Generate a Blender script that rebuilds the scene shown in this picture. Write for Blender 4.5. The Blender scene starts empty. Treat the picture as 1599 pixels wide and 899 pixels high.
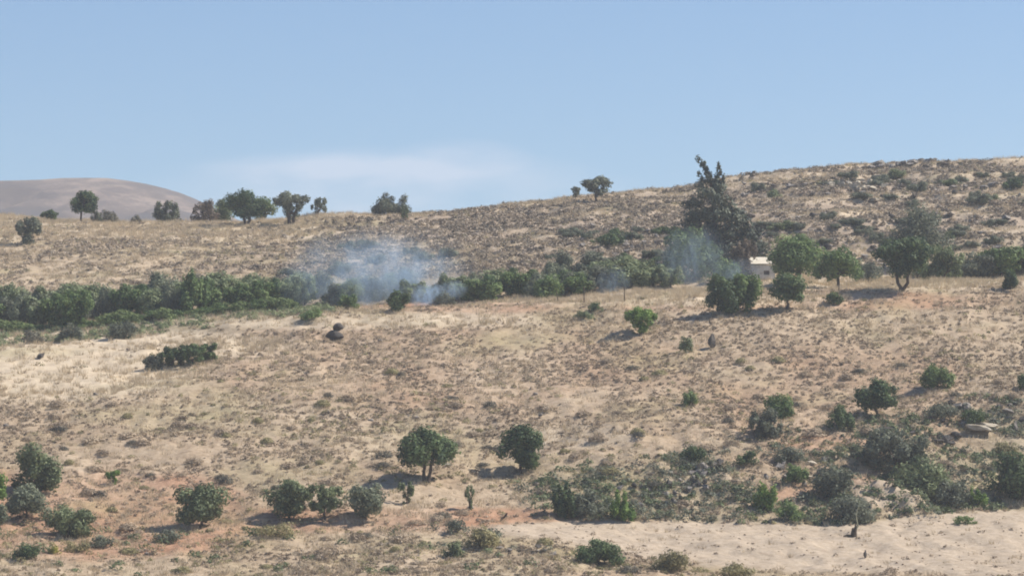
import bpy, math, random
import numpy as np

# ------------------------------------------------------------------ camera, sky, sun, exposure
S = bpy.context.scene
COL = S.collection
F = 5690.0                       # focal length in photo pixels (telephoto)
PITCH = math.radians(3.0)
SUN_EL, SUN_AZ = math.radians(47), math.radians(10)   # azimuth: from +X (right) turned towards +Y (behind)

cam_d = bpy.data.cameras.new('camera')
cam = bpy.data.objects.new('camera', cam_d); COL.objects.link(cam)
cam_d.sensor_fit = 'HORIZONTAL'; cam_d.sensor_width = 36.0
cam_d.lens = 36.0 * F / 1599.0
cam_d.clip_start = 1.0; cam_d.clip_end = 9000.0
cam.location = (0, 0, 0); cam.rotation_euler = (math.pi/2 + PITCH, 0, 0)
S.camera = cam

w = bpy.data.worlds.new('World'); S.world = w; w.use_nodes = True
nt = w.node_tree; nt.nodes.clear()
def wn(t, **k):
    n = nt.nodes.new(t)
    for a, b in k.items(): setattr(n, a, b)
    return n
sky = wn('ShaderNodeTexSky', sky_type='NISHITA', sun_disc=False, sun_elevation=SUN_EL,
         sun_rotation=math.pi/2 - SUN_AZ, altitude=900.0, air_density=1.0, dust_density=0.25, ozone_density=4.0)
tint = wn('ShaderNodeMix', data_type='RGBA', blend_type='MULTIPLY'); tint.inputs[0].default_value = 1.0
tint.inputs[7].default_value = (0.725, 0.835, 0.935, 1)
nt.links.new(sky.outputs[0], tint.inputs[6])
# thin cloud low over the ridge, by direction
tc = wn('ShaderNodeTexCoord'); sep = wn('ShaderNodeSeparateXYZ'); nt.links.new(tc.outputs['Generated'], sep.inputs[0])
def wmath(op, a, b=None, c=None):
    n = wn('ShaderNodeMath', operation=op)
    for i, v in enumerate((a, b, c)):
        if v is None: continue
        if isinstance(v, (int, float)): n.inputs[i].default_value = v
        else: nt.links.new(v, n.inputs[i])
    return n.outputs[0]
ymax = wmath('MAXIMUM', sep.outputs[1], 0.001)
az = wmath('DIVIDE', sep.outputs[0], ymax); el = wmath('DIVIDE', sep.outputs[2], ymax)
cmb = wn('ShaderNodeCombineXYZ'); nt.links.new(az, cmb.inputs[0]); nt.links.new(el, cmb.inputs[1])
nz = wn('ShaderNodeTexNoise'); nz.inputs['Scale'].default_value = 75; nz.inputs['Detail'].default_value = 7
mp = wn('ShaderNodeMapping'); mp.inputs['Scale'].default_value = (0.45, 1.5, 1); nt.links.new(cmb.outputs[0], mp.inputs[0])
nt.links.new(mp.outputs[0], nz.inputs['Vector'])
def blob(px, row, rx, ry):
    a0 = (px-799.5)/F; e0 = math.tan(PITCH + math.atan((449.5-row)/F))
    dx = wmath('DIVIDE', wmath('SUBTRACT', az, a0), rx/F); dy = wmath('DIVIDE', wmath('SUBTRACT', el, e0), ry/F)
    r2 = wmath('ADD', wmath('MULTIPLY', dx, dx), wmath('MULTIPLY', dy, dy))
    return wmath('MAXIMUM', wmath('SUBTRACT', 1.0, r2), 0.0)
cl = wmath('ADD', wmath('ADD', blob(720, 248, 120, 34), blob(520, 266, 230, 30)), blob(600, 300, 420, 75))
cl = wmath('MULTIPLY', cl, wmath('MAXIMUM', wmath('MULTIPLY', wmath('SUBTRACT', nz.outputs['Fac'], 0.24), 2.2), 0.0))
cl = wmath('MINIMUM', wmath('MULTIPLY', cl, 0.40), 0.45)
cmix = wn('ShaderNodeMix', data_type='RGBA'); nt.links.new(cl, cmix.inputs[0])
nt.links.new(tint.outputs[2], cmix.inputs[6]); cmix.inputs[7].default_value = (7.0, 7.0, 7.7, 1)
bg = wn('ShaderNodeBackground'); bg.inputs[1].default_value = 0.085
nt.links.new(cmix.outputs[2], bg.inputs[0])
out = wn('ShaderNodeOutputWorld'); nt.links.new(bg.outputs[0], out.inputs[0])

sd = bpy.data.lights.new('sun', 'SUN'); sd.energy = 4.9; sd.angle = math.radians(0.53); sd.color = (1.0, 0.925, 0.80)
so = bpy.data.objects.new('sun', sd); COL.objects.link(so)
from mathutils import Vector, Matrix, Euler
sv = Vector((math.cos(SUN_EL)*math.cos(SUN_AZ), math.cos(SUN_EL)*math.sin(SUN_AZ), math.sin(SUN_EL)))
so.rotation_euler = (-sv).to_track_quat('-Z', 'Y').to_euler()
so.location = (60, 250, 120)
vs = S.view_settings
vs.view_transform = 'Standard'; vs.look = 'None'; vs.exposure = 0.55; vs.gamma = 1.0; vs.use_curve_mapping = False
S.cycles.use_denoising = True
S.cycles.max_bounces = 6; S.cycles.volume_bounces = 2; S.cycles.transparent_max_bounces = 8
S.cycles.filter_width = 1.9
S.cycles.volume_step_rate = 1.0

# ------------------------------------------------------------------ noise and terrain
rng = np.random.default_rng(7)
_P = rng.random((512, 512)).astype(np.float64)
def vnoise(x, y):
    xi = np.floor(x).astype(np.int64); yi = np.floor(y).astype(np.int64)
    fx = x - xi; fy = y - yi
    fx = fx*fx*(3-2*fx); fy = fy*fy*(3-2*fy)
    a = _P[xi % 512, yi % 512]; b = _P[(xi+1) % 512, yi % 512]
    c = _P[xi % 512, (yi+1) % 512]; d = _P[(xi+1) % 512, (yi+1) % 512]
    return (a*(1-fx)+b*fx)*(1-fy) + (c*(1-fx)+d*fx)*fy - 0.5
def fbm(x, y, o=4):
    s = 0; a = 1.0
    for i in range(o):
        s = s + a*vnoise(x*(2.03**i)+17.3*i, y*(2.03**i)+9.1*i); a *= 0.5
    return s
def sstep(a, b, t):
    t = np.clip((t-a)/(b-a), 0, 1); return t*t*(3-2*t)
def tan_el(row): return np.tan(PITCH + np.arctan((449.5-np.asarray(row, float))/F))

def K(px, row, d): return (np.array(px, float), np.array(row, float), np.array(d, float))
KN = [
 K([0], [1000], [184]),
 K([0], [899], [200]),
 K([0,400,640,800,900,1100,1300,1400,1480,1599,1800], [818,824,826,816,812,815,820,808,801,795,788], [214,214,213,215,217,219,220,223,225,227,229]),
 K([0,640,800,900,1100,1300,1599,1800], [770,770,762,705,690,668,612,590], [221,221,223,228.5,230,233.5,241,245]),
 K([0,1400,1599,1800], [602,600,575,560], [249,245,248,251]),
 K([-300,0,200,400,600,800,1000,1200,1400,1599,1800], [552,536,522,500,488,478,464,460,452,440,430], [272,272,272,271,270,269,269,268,269,271,272]),
 K([-300,0,200,400,600,800,1000,1200,1400,1599,1800], [530,516,504,491,485,473,458,452,445,435,426], [279,279,279,278,278,278,278,279,280,281,282]),
 K([0,400,600,1000,1200,1400,1599,1800], [474,462,450,436,426,425,424,420], [293,292,291,290,290,291,291,291]),
 K([0,400,800,1000,1200,1400,1599,1800], [408,408,390,368,350,340,334,328], [320,318,319,321,322,322,322,322]),
 K([-300,0,200,350,430,500,600,700,800,900,1000,1080,1200,1300,1400,1450,1599,1900],
   [334,338,345,346,345,338,333,328,317,305,298,290,277,266,260,257,252,243],
   [366,365,362,360,360,360,362,364,366,368,370,372,374,376,378,378,380,382]),
]
PXG = np.arange(-700, 2321, 10.0)
DG = np.concatenate([np.arange(0, 452, 0.75), np.arange(460, 4200, 20.0)])
TAB = np.zeros((len(PXG), len(DG)))
for i, p in enumerate(PXG):
    ds = [0.0, 25.0, 90.0, 150.0]; zs = [-1.7, -5.0, -24.0, -18.0]
    for (kp, kr, kd) in KN:
        d = float(np.interp(p, kp, kd)); r = float(np.interp(p, kp, kr))
        ds.append(d); zs.append(d*float(tan_el(r)))
    zt = zs[-1]
    ds += [405, 450, 620, 1050]; zs += [zt+0.3, zt-2.0, zt-22.0, 28.0]
    fr = float(np.interp(p, [-700,-300,0,60,150,200,260,300,330,380,500,900], [330,300,280,278,277,281,293,306,322,350,420,520]))
    ds += [1500, 1750, 2400, 4300]; zs += [1500*float(tan_el(fr)), 1500*float(tan_el(fr))*0.93, 40.0, 20.0]
    TAB[i] = np.interp(DG, ds, zs)
n0 = 603
kern = np.exp(-0.5*(np.arange(-8, 9)*0.75/1.6)**2); kern /= kern.sum()
for i in range(len(PXG)):
    pad = np.pad(TAB[i, :n0], 8, mode='edge')
    TAB[i, :n0] = np.convolve(pad, kern, mode='valid')
kx = np.exp(-0.5*(np.arange(-6, 7)/2.5)**2); kx /= kx.sum()
TAB = np.apply_along_axis(lambda c: np.convolve(np.pad(c, 6, mode='edge'), kx, mode='valid'), 0, TAB)

def px_of(x, y): return 799.5 + F*x/np.maximum(y, 1.0)
def base_z(x, y):
    p = np.clip((px_of(x, y)-PXG[0])/10.0, 0, len(PXG)-1.001)
    d = np.clip(y, 0, 4190)
    j = np.where(d < 451.5, d/0.75, 602 + (d-451.5)/8.5)
    j = np.where(d >= 460, 603 + (d-460)/20.0, j); j = np.clip(j, 0, len(DG)-1.001)
    i0 = p.astype(int); j0 = j.astype(int); fi = p-i0; fj = j-j0
    return (TAB[i0, j0]*(1-fi)*(1-fj)+TAB[i0+1, j0]*fi*(1-fj)+TAB[i0, j0+1]*(1-fi)*fj+TAB[i0+1, j0+1]*fi*fj)
def proj(x, y, z):
    dep = y*math.cos(PITCH)+z*math.sin(PITCH)
    return 799.5+F*x/dep, 449.5-F*(z*math.cos(PITCH)-y*math.sin(PITCH))/dep
def terr(x, y):
    x = np.asarray(x, float); y = np.asarray(y, float)
    z = base_z(x, y)
    near = sstep(150, 186, y)*(1-sstep(430, 520, y))
    px, row = proj(x, y, z)
    field = sstep(700, 900, px)*sstep(-4, 8, row-np.interp(px, KN[2][0], KN[2][1]))*sstep(150, 190, y)*(y < 235)
    rough = 1 - 0.8*field
    n = 0.55*fbm(x/9.0, y/11.0, 3) + 0.24*fbm(x/1.9+40, y/2.6, 3)*rough + 0.15*vnoise(x/0.75, y/1.0)*rough
    z = z + near*n + field*0.30*fbm(x/1.3+8, y/1.5, 3)
    # terraced, rocky far slope on the right
    rt = sstep(1020, 1180, px)*sstep(296, 306, y)*(1-sstep(372, 384, y))
    t = (y-296)/13.0 + 0.9*fbm(x/16.0+3, y/60.0, 3)
    st = np.floor(t)+sstep(0.0, 0.22, t-np.floor(t)) - t
    z = z + rt*(0.75*st + 0.22*fbm(x/1.6, y/1.3+9, 2))
    # scrub-roughened middle of the far slope
    md = sstep(430, 620, px)*(1-sstep(1020, 1180, px))*sstep(292, 300, y)*(1-sstep(352, 366, y))
    z = z + md*0.40*fbm(x/1.5+5, y/2.2, 2)
    # rocky bank above the field
    bk = sstep(860, 960, px)*sstep(219, 223, y)*(1-sstep(233, 240, y))
    z = z + bk*0.42*fbm(x/1.3+5, y/1.0, 2)
    # eroded pale earth mound at the foot of the bank
    mx, my = 22.9, 223.6
    q = ((x-mx)/2.4)**2+((y-my)/2.2)**2
    z = z + np.exp(-q*q*0.8)*(1.0+0.9*fbm(x/0.9, y/0.9+4, 3)) + 0.7*np.exp(-(((x-mx+1.7)/1.1)**2+((y-my-1.2)/1.3)**2))
    # gullies of the far mountain
    fm = sstep(900, 1200, y)
    z = z + fm*(9*fbm(x/90.0, y/160.0, 4) + 20*(0.5-np.abs(fbm(x/36.0+7-y/200.0, y/150.0, 4))) + 5*fbm(x/14.0, y/22.0, 2))*(1-0.92*sstep(1400, 1490, y))
    return z

def ray(px, row):
    u = (px-799.5)/F; v = (449.5-row)/F
    return np.array([u, math.cos(PITCH)-v*math.sin(PITCH), math.sin(PITCH)+v*math.cos(PITCH)])
_T = np.arange(186, 400, 0.2)
def at(px, row, dmin=186.0):
    """where the line of sight through a photo pixel meets the ground"""
    r = ray(px, row); t = _T[_T >= dmin]
    g = terr(r[0]*t, r[1]*t); k = np.nonzero(r[2]*t <= g)[0]
    k = k[0] if len(k) else int(np.argmin(r[2]*t-g))
    x, y = r[0]*t[k], r[1]*t[k]
    return float(x), float(y), float(terr(x, y))
def atd(px, d):
    x = (px-799.5)/F*d
    return float(x), float(d), float(terr(x, d))

# ------------------------------------------------------------------ helpers
def tag(o, label=None, cat=None, group=None, kind=None):
    for k, v in (('label', label), ('category', cat), ('group', group), ('kind', kind)):
        if v: o[k] = v
    return o
def make_mesh(name, verts, faces, mat=None, tint=None, smooth=False):
    verts = np.asarray(verts, np.float32); faces = np.asarray(faces, np.int32)
    m = bpy.data.meshes.new(name); k = faces.shape[1]
    m.vertices.add(len(verts)); m.vertices.foreach_set('co', verts.ravel())
    m.loops.add(faces.size); m.loops.foreach_set('vertex_index', faces.ravel())
    m.polygons.add(len(faces)); m.polygons.foreach_set('loop_start', np.arange(0, faces.size, k, dtype=np.int32))
    m.polygons.foreach_set('loop_total', np.full(len(faces), k, np.int32))
    if smooth: m.polygons.foreach_set('use_smooth', np.ones(len(faces), bool))
    if tint is not None:
        a = m.attributes.new('tint', 'FLOAT', 'FACE'); a.data.foreach_set('value', np.asarray(tint, np.float32))
    m.update(calc_edges=True)
    if mat: m.materials.append(mat)
    return m
def link(name, mesh, parent=None, loc=None):
    o = bpy.data.objects.new(name, mesh); COL.objects.link(o)
    if parent: o.parent = parent
    if loc is not None: o.location = loc
    return o
def copy_tree(o, parent=None):
    c = o.copy(); COL.objects.link(c); c.parent = parent
    for ch in o.children: copy_tree(ch, c)
    return c

def mat_new(name):
    m = bpy.data.materials.new(name); m.use_nodes = True
    return m, m.node_tree.nodes, m.node_tree.links, m.node_tree.nodes['Principled BSDF']
def leaf_mat(name, a, b, transl=0.30):
    m, n, l, p = mat_new(name)
    at_ = n.new('ShaderNodeAttribute'); at_.attribute_name = 'tint'
    mx = n.new('ShaderNodeMix'); mx.data_type = 'RGBA'
    mx.inputs[6].default_value = (*a, 1); mx.inputs[7].default_value = (*b, 1)
    l.new(at_.outputs['Fac'], mx.inputs[0]); l.new(mx.outputs[2], p.inputs['Base Color'])
    p.inputs['Roughness'].default_value = 0.65; p.inputs['Specular IOR Level'].default_value = 0.25
    tr = n.new('ShaderNodeBsdfTranslucent'); l.new(mx.outputs[2], tr.inputs[0])
    ms = n.new('ShaderNodeMixShader'); ms.inputs[0].default_value = transl
    l.new(p.outputs[0], ms.inputs[1]); l.new(tr.outputs[0], ms.inputs[2])
    l.new(ms.outputs[0], n['Material Output'].inputs['Surface'])
    return m
def noisy_mat(name, cols, scale, rough=0.9, bump=0.0, detail=6):
    m, n, l, p = mat_new(name)
    tc = n.new('ShaderNodeTexCoord'); nz = n.new('ShaderNodeTexNoise'); nz.inputs['Scale'].default_value = scale
    nz.inputs['Detail'].default_value = detail; nz.inputs['Roughness'].default_value = 0.65
    l.new(tc.outputs['Object'], nz.inputs['Vector'])
    r = n.new('ShaderNodeValToRGB'); l.new(nz.outputs['Fac'], r.inputs[0])
    while len(r.color_ramp.elements) < len(cols): r.color_ramp.elements.new(0.5)
    for i, c in enumerate(cols):
        e = r.color_ramp.elements[i]; e.position = 0.3 + 0.4*i/max(1, len(cols)-1); e.color = (*c, 1)
    l.new(r.outputs[0], p.inputs['Base Color']); p.inputs['Roughness'].default_value = rough
    p.inputs['Specular IOR Level'].default_value = 0.2
    if bump:
        b = n.new('ShaderNodeBump'); b.inputs['Strength'].default_value = bump; b.inputs['Distance'].default_value = 0.05
        l.new(nz.outputs['Fac'], b.inputs['Height']); l.new(b.outputs[0], p.inputs['Normal'])
    return m
M = {
 'olive':  leaf_mat('olive_leaves',  (0.085,0.115,0.055), (0.27,0.315,0.165)),
 'silver': leaf_mat('silver_leaves', (0.11,0.135,0.09), (0.300,0.325,0.220)),
 'dark':   leaf_mat('dark_leaves',   (0.032,0.064,0.030), (0.150,0.210,0.085)),
 'mid':    leaf_mat('green_leaves',  (0.062,0.112,0.038), (0.22,0.30,0.11)),
 'bright': leaf_mat('bright_leaves', (0.085,0.160,0.035), (0.24,0.35,0.085)),
 'fresh':  leaf_mat('fresh_leaves', (0.090,0.135,0.050), (0.270,0.330,0.130)),
 'grey':   leaf_mat('grey_leaves',   (0.11,0.105,0.085), (0.25,0.24,0.185)),
 'slate':  leaf_mat('dim_leaves',    (0.075,0.090,0.068), (0.24,0.26,0.185)),
 'needle': leaf_mat('needles',       (0.042,0.058,0.048), (0.15,0.17,0.12), 0.1),
 'dry':    leaf_mat('dry_twigs',     (0.110,0.085,0.070), (0.240,0.195,0.150)),
 'thorn':  leaf_mat('thorny_twigs',  (0.20,0.150,0.108), (0.47,0.375,0.270), 0.12),
 'farthorn': leaf_mat('far_thorny_twigs', (0.22,0.172,0.132), (0.52,0.43,0.325), 0.12),
 'hedge':  leaf_mat('hedge_leaves', (0.105,0.142,0.075), (0.35,0.40,0.22)),
 'sage':   leaf_mat('sage_leaves',   (0.17,0.158,0.080), (0.42,0.375,0.200)),
 'scrub':  leaf_mat('scrub_twigs', (0.090,0.076,0.064), (0.25,0.21,0.165), 0.12),
 'straw':  leaf_mat('straw_blades',  (0.42,0.33,0.21), (0.68,0.57,0.41), 0.3),
 'yellow': leaf_mat('yellow_flowers',(0.190,0.200,0.050), (0.420,0.400,0.090)),
 'bark':   noisy_mat('bark', [(0.05,0.038,0.030),(0.13,0.10,0.08)], 6),
 'stone':  noisy_mat('grey_stone', [(0.09,0.082,0.078),(0.20,0.18,0.165),(0.34,0.31,0.275)], 2.2, bump=0.6),
 'darkstone': noisy_mat('dark_stone', [(0.045,0.042,0.040),(0.11,0.098,0.09)], 3.0, bump=0.6),
 'pale':   noisy_mat('pale_limestone', [(0.27,0.23,0.18),(0.42,0.37,0.29),(0.55,0.50,0.42)], 2.0, bump=0.5),
 'wood':   noisy_mat('weathered_wood', [(0.035,0.026,0.020),(0.10,0.075,0.055)], 8),
 'plaster':noisy_mat('white_plaster', [(0.36,0.33,0.29),(0.68,0.65,0.60),(0.78,0.76,0.72)], 2.6),
 'roofing':noisy_mat('cream_roofing', [(0.42,0.37,0.29),(0.60,0.55,0.46),(0.66,0.62,0.53)], 2.4),
 'dim':    noisy_mat('dim_opening', [(0.12,0.11,0.11),(0.22,0.20,0.19)], 3),  # dark colour standing in for the shade inside the hut
}

def leaf_quads(pos, nrm, s1, s2, r):
    n = len(pos)
    nrm = nrm/np.maximum(np.linalg.norm(nrm, axis=1, keepdims=True), 1e-6)
    t = np.cross(nrm, r.normal(size=(n, 3))); t /= np.maximum(np.linalg.norm(t, axis=1, keepdims=True), 1e-6)
    b = np.cross(nrm, t)
    s1 = (np.ones(n)*s1*r.uniform(0.6, 1.35, n))[:, None]; s2 = (np.ones(n)*s2*r.uniform(0.6, 1.35, n))[:, None]
    v = np.stack([pos-t*s1, pos-b*s2+nrm*s2*0.3, pos+t*s1, pos+b*s2+nrm*s2*0.3], axis=1).reshape(-1, 3)
    return v, np.arange(4*n).reshape(n, 4)
def tubes(paths, sides=6):
    V, Fc = [], []; off = 0
    for pts, rad in paths:
        pts = np.asarray(pts, float); k = len(pts)
        d = np.gradient(pts, axis=0); d /= np.maximum(np.linalg.norm(d, axis=1, keepdims=True), 1e-6)
        ref = np.array([0.31, 0.95, 0.05]); a = np.cross(d, ref); a /= np.maximum(np.linalg.norm(a, axis=1, keepdims=True), 1e-6)
        b = np.cross(d, a); th = np.arange(sides)*2*math.pi/sides
        ring = (pts[:, None] + np.asarray(rad)[:, None, None]*(np.cos(th)[None, :, None]*a[:, None]+np.sin(th)[None, :, None]*b[:, None]))
        V.append(ring.reshape(-1, 3))
        for i in range(k-1):
            for j in range(sides):
                Fc.append((off+i*sides+j, off+i*sides+(j+1) % sides, off+(i+1)*sides+(j+1) % sides, off+(i+1)*sides+j))
        off += k*sides
    return np.concatenate(V), np.array(Fc)
def bend(p0, p1, r, k=5, amp=0.08):
    p0 = np.array(p0, float); p1 = np.array(p1, float); L = np.linalg.norm(p1-p0)
    t = np.linspace(0, 1, k)[:, None]; pts = p0*(1-t)+p1*t
    pts[1:-1] += r.normal(size=(k-2, 3))*amp*L
    return pts

def crown_from(clumps, n, leaf, r, fill=0.3):
    """leaves spread over and through irregular clumps (centre, radii)"""
    C = np.array([c for c, _ in clumps]); R = np.array([q for _, q in clumps])
    wgt = (R[:, 0]*R[:, 2]+R[:, 0]*R[:, 1]); idx = r.choice(len(C), n, p=wgt/wgt.sum())
    d = r.normal(size=(n, 3)); d /= np.linalg.norm(d, axis=1, keepdims=True)
    rad = np.where(r.random(n) < fill, r.uniform(0.3, 0.9, n), r.uniform(0.78, 1.1, n)+np.abs(r.normal(0, 0.13, n)))[:, None]
    pos = C[idx]+d*R[idx]*rad
    nrm = d + r.normal(size=(n, 3))*0.42 + np.array([0, 0, 0.2])
    ct = r.uniform(0.05, 0.85, len(C))
    tint = np.clip(ct[idx]+r.normal(0, 0.22, n), 0, 1)
    return pos, nrm, tint

def clump_set(shape, r, n):
    """unit crown: x,y in -1..1, z in 0..1"""
    cl = []
    for i in range(n):
        u = (i+0.5)/n
        if shape == 'round':
            d = r.normal(size=3); d /= np.linalg.norm(d); k = r.uniform(0.35, 0.88)
            c = np.array([d[0]*k, d[1]*k, 0.5+0.5*d[2]*k]); q = r.uniform(0.19, 0.36)
            cl.append((c, np.array([q, q, q*0.55])))
        elif shape == 'dome':
            a = r.uniform(0, 2*math.pi); k = r.uniform(0.1, 0.85); zz = (1-k*k)**0.5*r.uniform(0.3, 0.9)
            q = r.uniform(0.19, 0.36); cl.append((np.array([math.cos(a)*k, math.sin(a)*k, zz]), np.array([q, q, q*0.75])))
        elif shape == 'vase':
            zz = 0.12+0.76*(1-(1-u)**1.6); k = (0.08+0.80*zz**0.7)*r.uniform(0.05, 1.0)**0.5; a = r.uniform(0, 2*math.pi)
            q = r.uniform(0.11, 0.23)*(0.55+0.55*zz); zz = zz*(1.05-0.42*k*k); cl.append((np.array([math.cos(a)*k, math.sin(a)*k, zz]), np.array([q, q, q*0.65])))
        elif shape == 'open':
            a = i*2.4+r.uniform(-0.5, 0.5); k = r.uniform(0.2, 0.95); zz = r.uniform(0.2, 0.95)
            q = r.uniform(0.10, 0.21); cl.append((np.array([math.cos(a)*k, math.sin(a)*k, zz]), np.array([q, q, q*0.8])))
        elif shape == 'spiky':
            a = i*2.4+r.uniform(-0.4, 0.4); k = r.uniform(0.15, 0.85)
            if i % 2: q = r.uniform(0.22, 0.34); cl.append((np.array([math.cos(a)*k, math.sin(a)*k, r.uniform(0.2, 0.45)]), np.array([q, q, q*0.8])))
            else: q = r.uniform(0.08, 0.15); cl.append((np.array([math.cos(a)*k, math.sin(a)*k, r.uniform(0.45, 0.8)]), np.array([q, q, q*1.7])))
        elif shape == 'spire':
            zz = u; k = 0.5*(1-zz)*r.uniform(0, 1); a = r.uniform(0, 2*math.pi)
            q = 0.25+0.6*(1-zz); cl.append((np.array([math.cos(a)*k, math.sin(a)*k, zz*0.92]), np.array([q, q, 0.12])))
    return cl

def plant_meshes(name, W, H, shape, mat, cb=0.0, seed=1, dens=1.0, nclump=None, lean=0.0, trunks=1, leaf=1.0, crown_name='crown', tr=1.0):
    r = np.random.default_rng(seed)
    n = int(np.clip(400*dens*W*H*(1-cb*0.6)*np.clip(2.6/min(W, H), 1, 2.0), 320, 6800))
    nclump = nclump or int(np.clip(13+4*W, 12, 30))
    cl = clump_set(shape, r, nclump*(2 if shape in ('vase', 'open') else 1))
    a, hc = W/2, H*(1-cb); z0 = H*cb
    cl = [(c*np.array([a, a*0.9, hc])+np.array([lean*W*0.5, 0, z0]), q*np.array([a, a*0.9, hc*1.0 if shape != 'spire' else hc])) for c, q in cl]
    pos, nrm, tint = crown_from(cl, n, 0.1, r)
    lo, hi = np.percentile(pos, 0.7, axis=0), np.percentile(pos, 99.3, axis=0)
    cx = lean*W*0.5
    pos[:, 0] = (pos[:, 0]-(lo[0]+hi[0])/2)*W/(hi[0]-lo[0])*0.94 + cx
    pos[:, 1] = (pos[:, 1]-(lo[1]+hi[1])/2)*W*0.92/(hi[1]-lo[1])
    s = (H*0.97-z0)/(hi[2]-lo[2]); pos[:, 2] = (pos[:, 2]-lo[2])*s+z0
    pos[:, 2] = np.maximum(pos[:, 2], 0.02)
    big = np.clip(0.42+0.27*min(W, H), 0.45, 1.1)*leaf
    pos += r.normal(0, 0.025*min(W, 2.5), pos.shape)*np.array([1, 1, 0.7])
    tint = np.clip(tint+r.uniform(-0.16, 0.16), 0, 1)
    v, f = leaf_quads(pos, nrm, 0.115*big, 0.060*big, r)
    cm = make_mesh(name+'_'+crown_name, v, f, M[mat], tint)
    # trunk and limbs
    th = max(z0, H*0.12); R0 = tr*(0.024*H+0.016*W*0.6)
    paths = []
    tops = []
    for k in range(trunks):
        ox = (k-(trunks-1)/2)*0.20*W
        bx, by = ox*0.25, r.normal()*0.02*W
        top = np.array([ox+cx*0.45+r.normal()*0.03*W, r.normal()*0.03*W, th+0.10*H])
        p = bend((bx, by, -0.15), top, r, 5, 0.05); paths.append((p, np.linspace(R0*1.25, R0*0.8, 5))); tops.append(top)
    for i, (c, q) in enumerate(cl[:min(len(cl), 14 if shape in ('vase', 'open') else 9)]):
        t0 = tops[i % len(tops)]; e = np.array(c); e[2] = min(max(e[2], t0[2]*0.9), H*0.92)
        paths.append((bend(t0*np.array([1, 1, 0.96]), e, r, 4, 0.06), np.linspace(R0*0.6, R0*0.12, 4)))
    tv, tf = tubes(paths, 6)
    tm = make_mesh(name+'_wood', tv, tf, M['bark'], smooth=True)
    return cm, tm
USED = []
def plant(name, label, cat, px, row, wpx, hpx, shape, mat, d=None, group=None, z=None, **kw):
    if d is None: x, y, zz = at(px, row)
    else: x, y, zz = atd(px, d)
    s = y/F; W, H = wpx*s, hpx*s
    tree = cat.endswith('tree')
    kw.setdefault('seed', int(px*7+row*13) % 99991)
    cm, tm = plant_meshes(name, W, H, shape, mat, crown_name='crown' if tree else 'foliage', **kw)
    root = link(name, None, loc=(x, y, zz-0.03)); root.empty_display_size = 0.3
    tag(root, label, cat, group)
    link('trunk' if tree else 'stem', tm, root); link('crown' if tree else 'foliage', cm, root)
    USED.append((x, y, W*0.5))
    return root

# ------------------------------------------------------------------ the ground: one sheet out past the far mountain
def spaced(a, b, step, lo, hi, g=1.08, mx=11):
    c = list(np.arange(a, b+1e-6, step)); s, v = step, a; left = []
    while v > lo: s = min(s*g, mx); v -= s; left.append(v)
    s, v, right = step, c[-1], []
    while v < hi: s = min(s*g, mx); v += s; right.append(v)
    return np.array(left[::-1]+c+right)
gx = spaced(-58, 58, 0.26, -1500, 1500)
gy = spaced(190, 392, 0.30, -300, 2900)
X, Y = np.meshgrid(gx, gy)
Z = terr(X.ravel(), Y.ravel()).reshape(X.shape)
nx, ny = len(gx), len(gy)
ii = (np.arange(ny-1)[:, None]*nx+np.arange(nx-1)[None, :]).ravel()
gf = np.stack([ii, ii+1, ii+1+nx, ii+nx], 1)
gv = np.stack([X.ravel(), Y.ravel(), Z.ravel()], 1)
PX, ROW = proj(X.ravel(), np.maximum(Y.ravel(), 5), Z.ravel())
XR, YR = X.ravel(), Y.ravel()
EDX, EDR = KN[2][0], KN[2][1]
BTX = np.array([690, 760, 900, 1000, 1100, 1300, 1450, 1599, 1750.]); BTR = np.array([800, 762, 738, 722, 700, 672, 640, 612, 590.])
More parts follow.
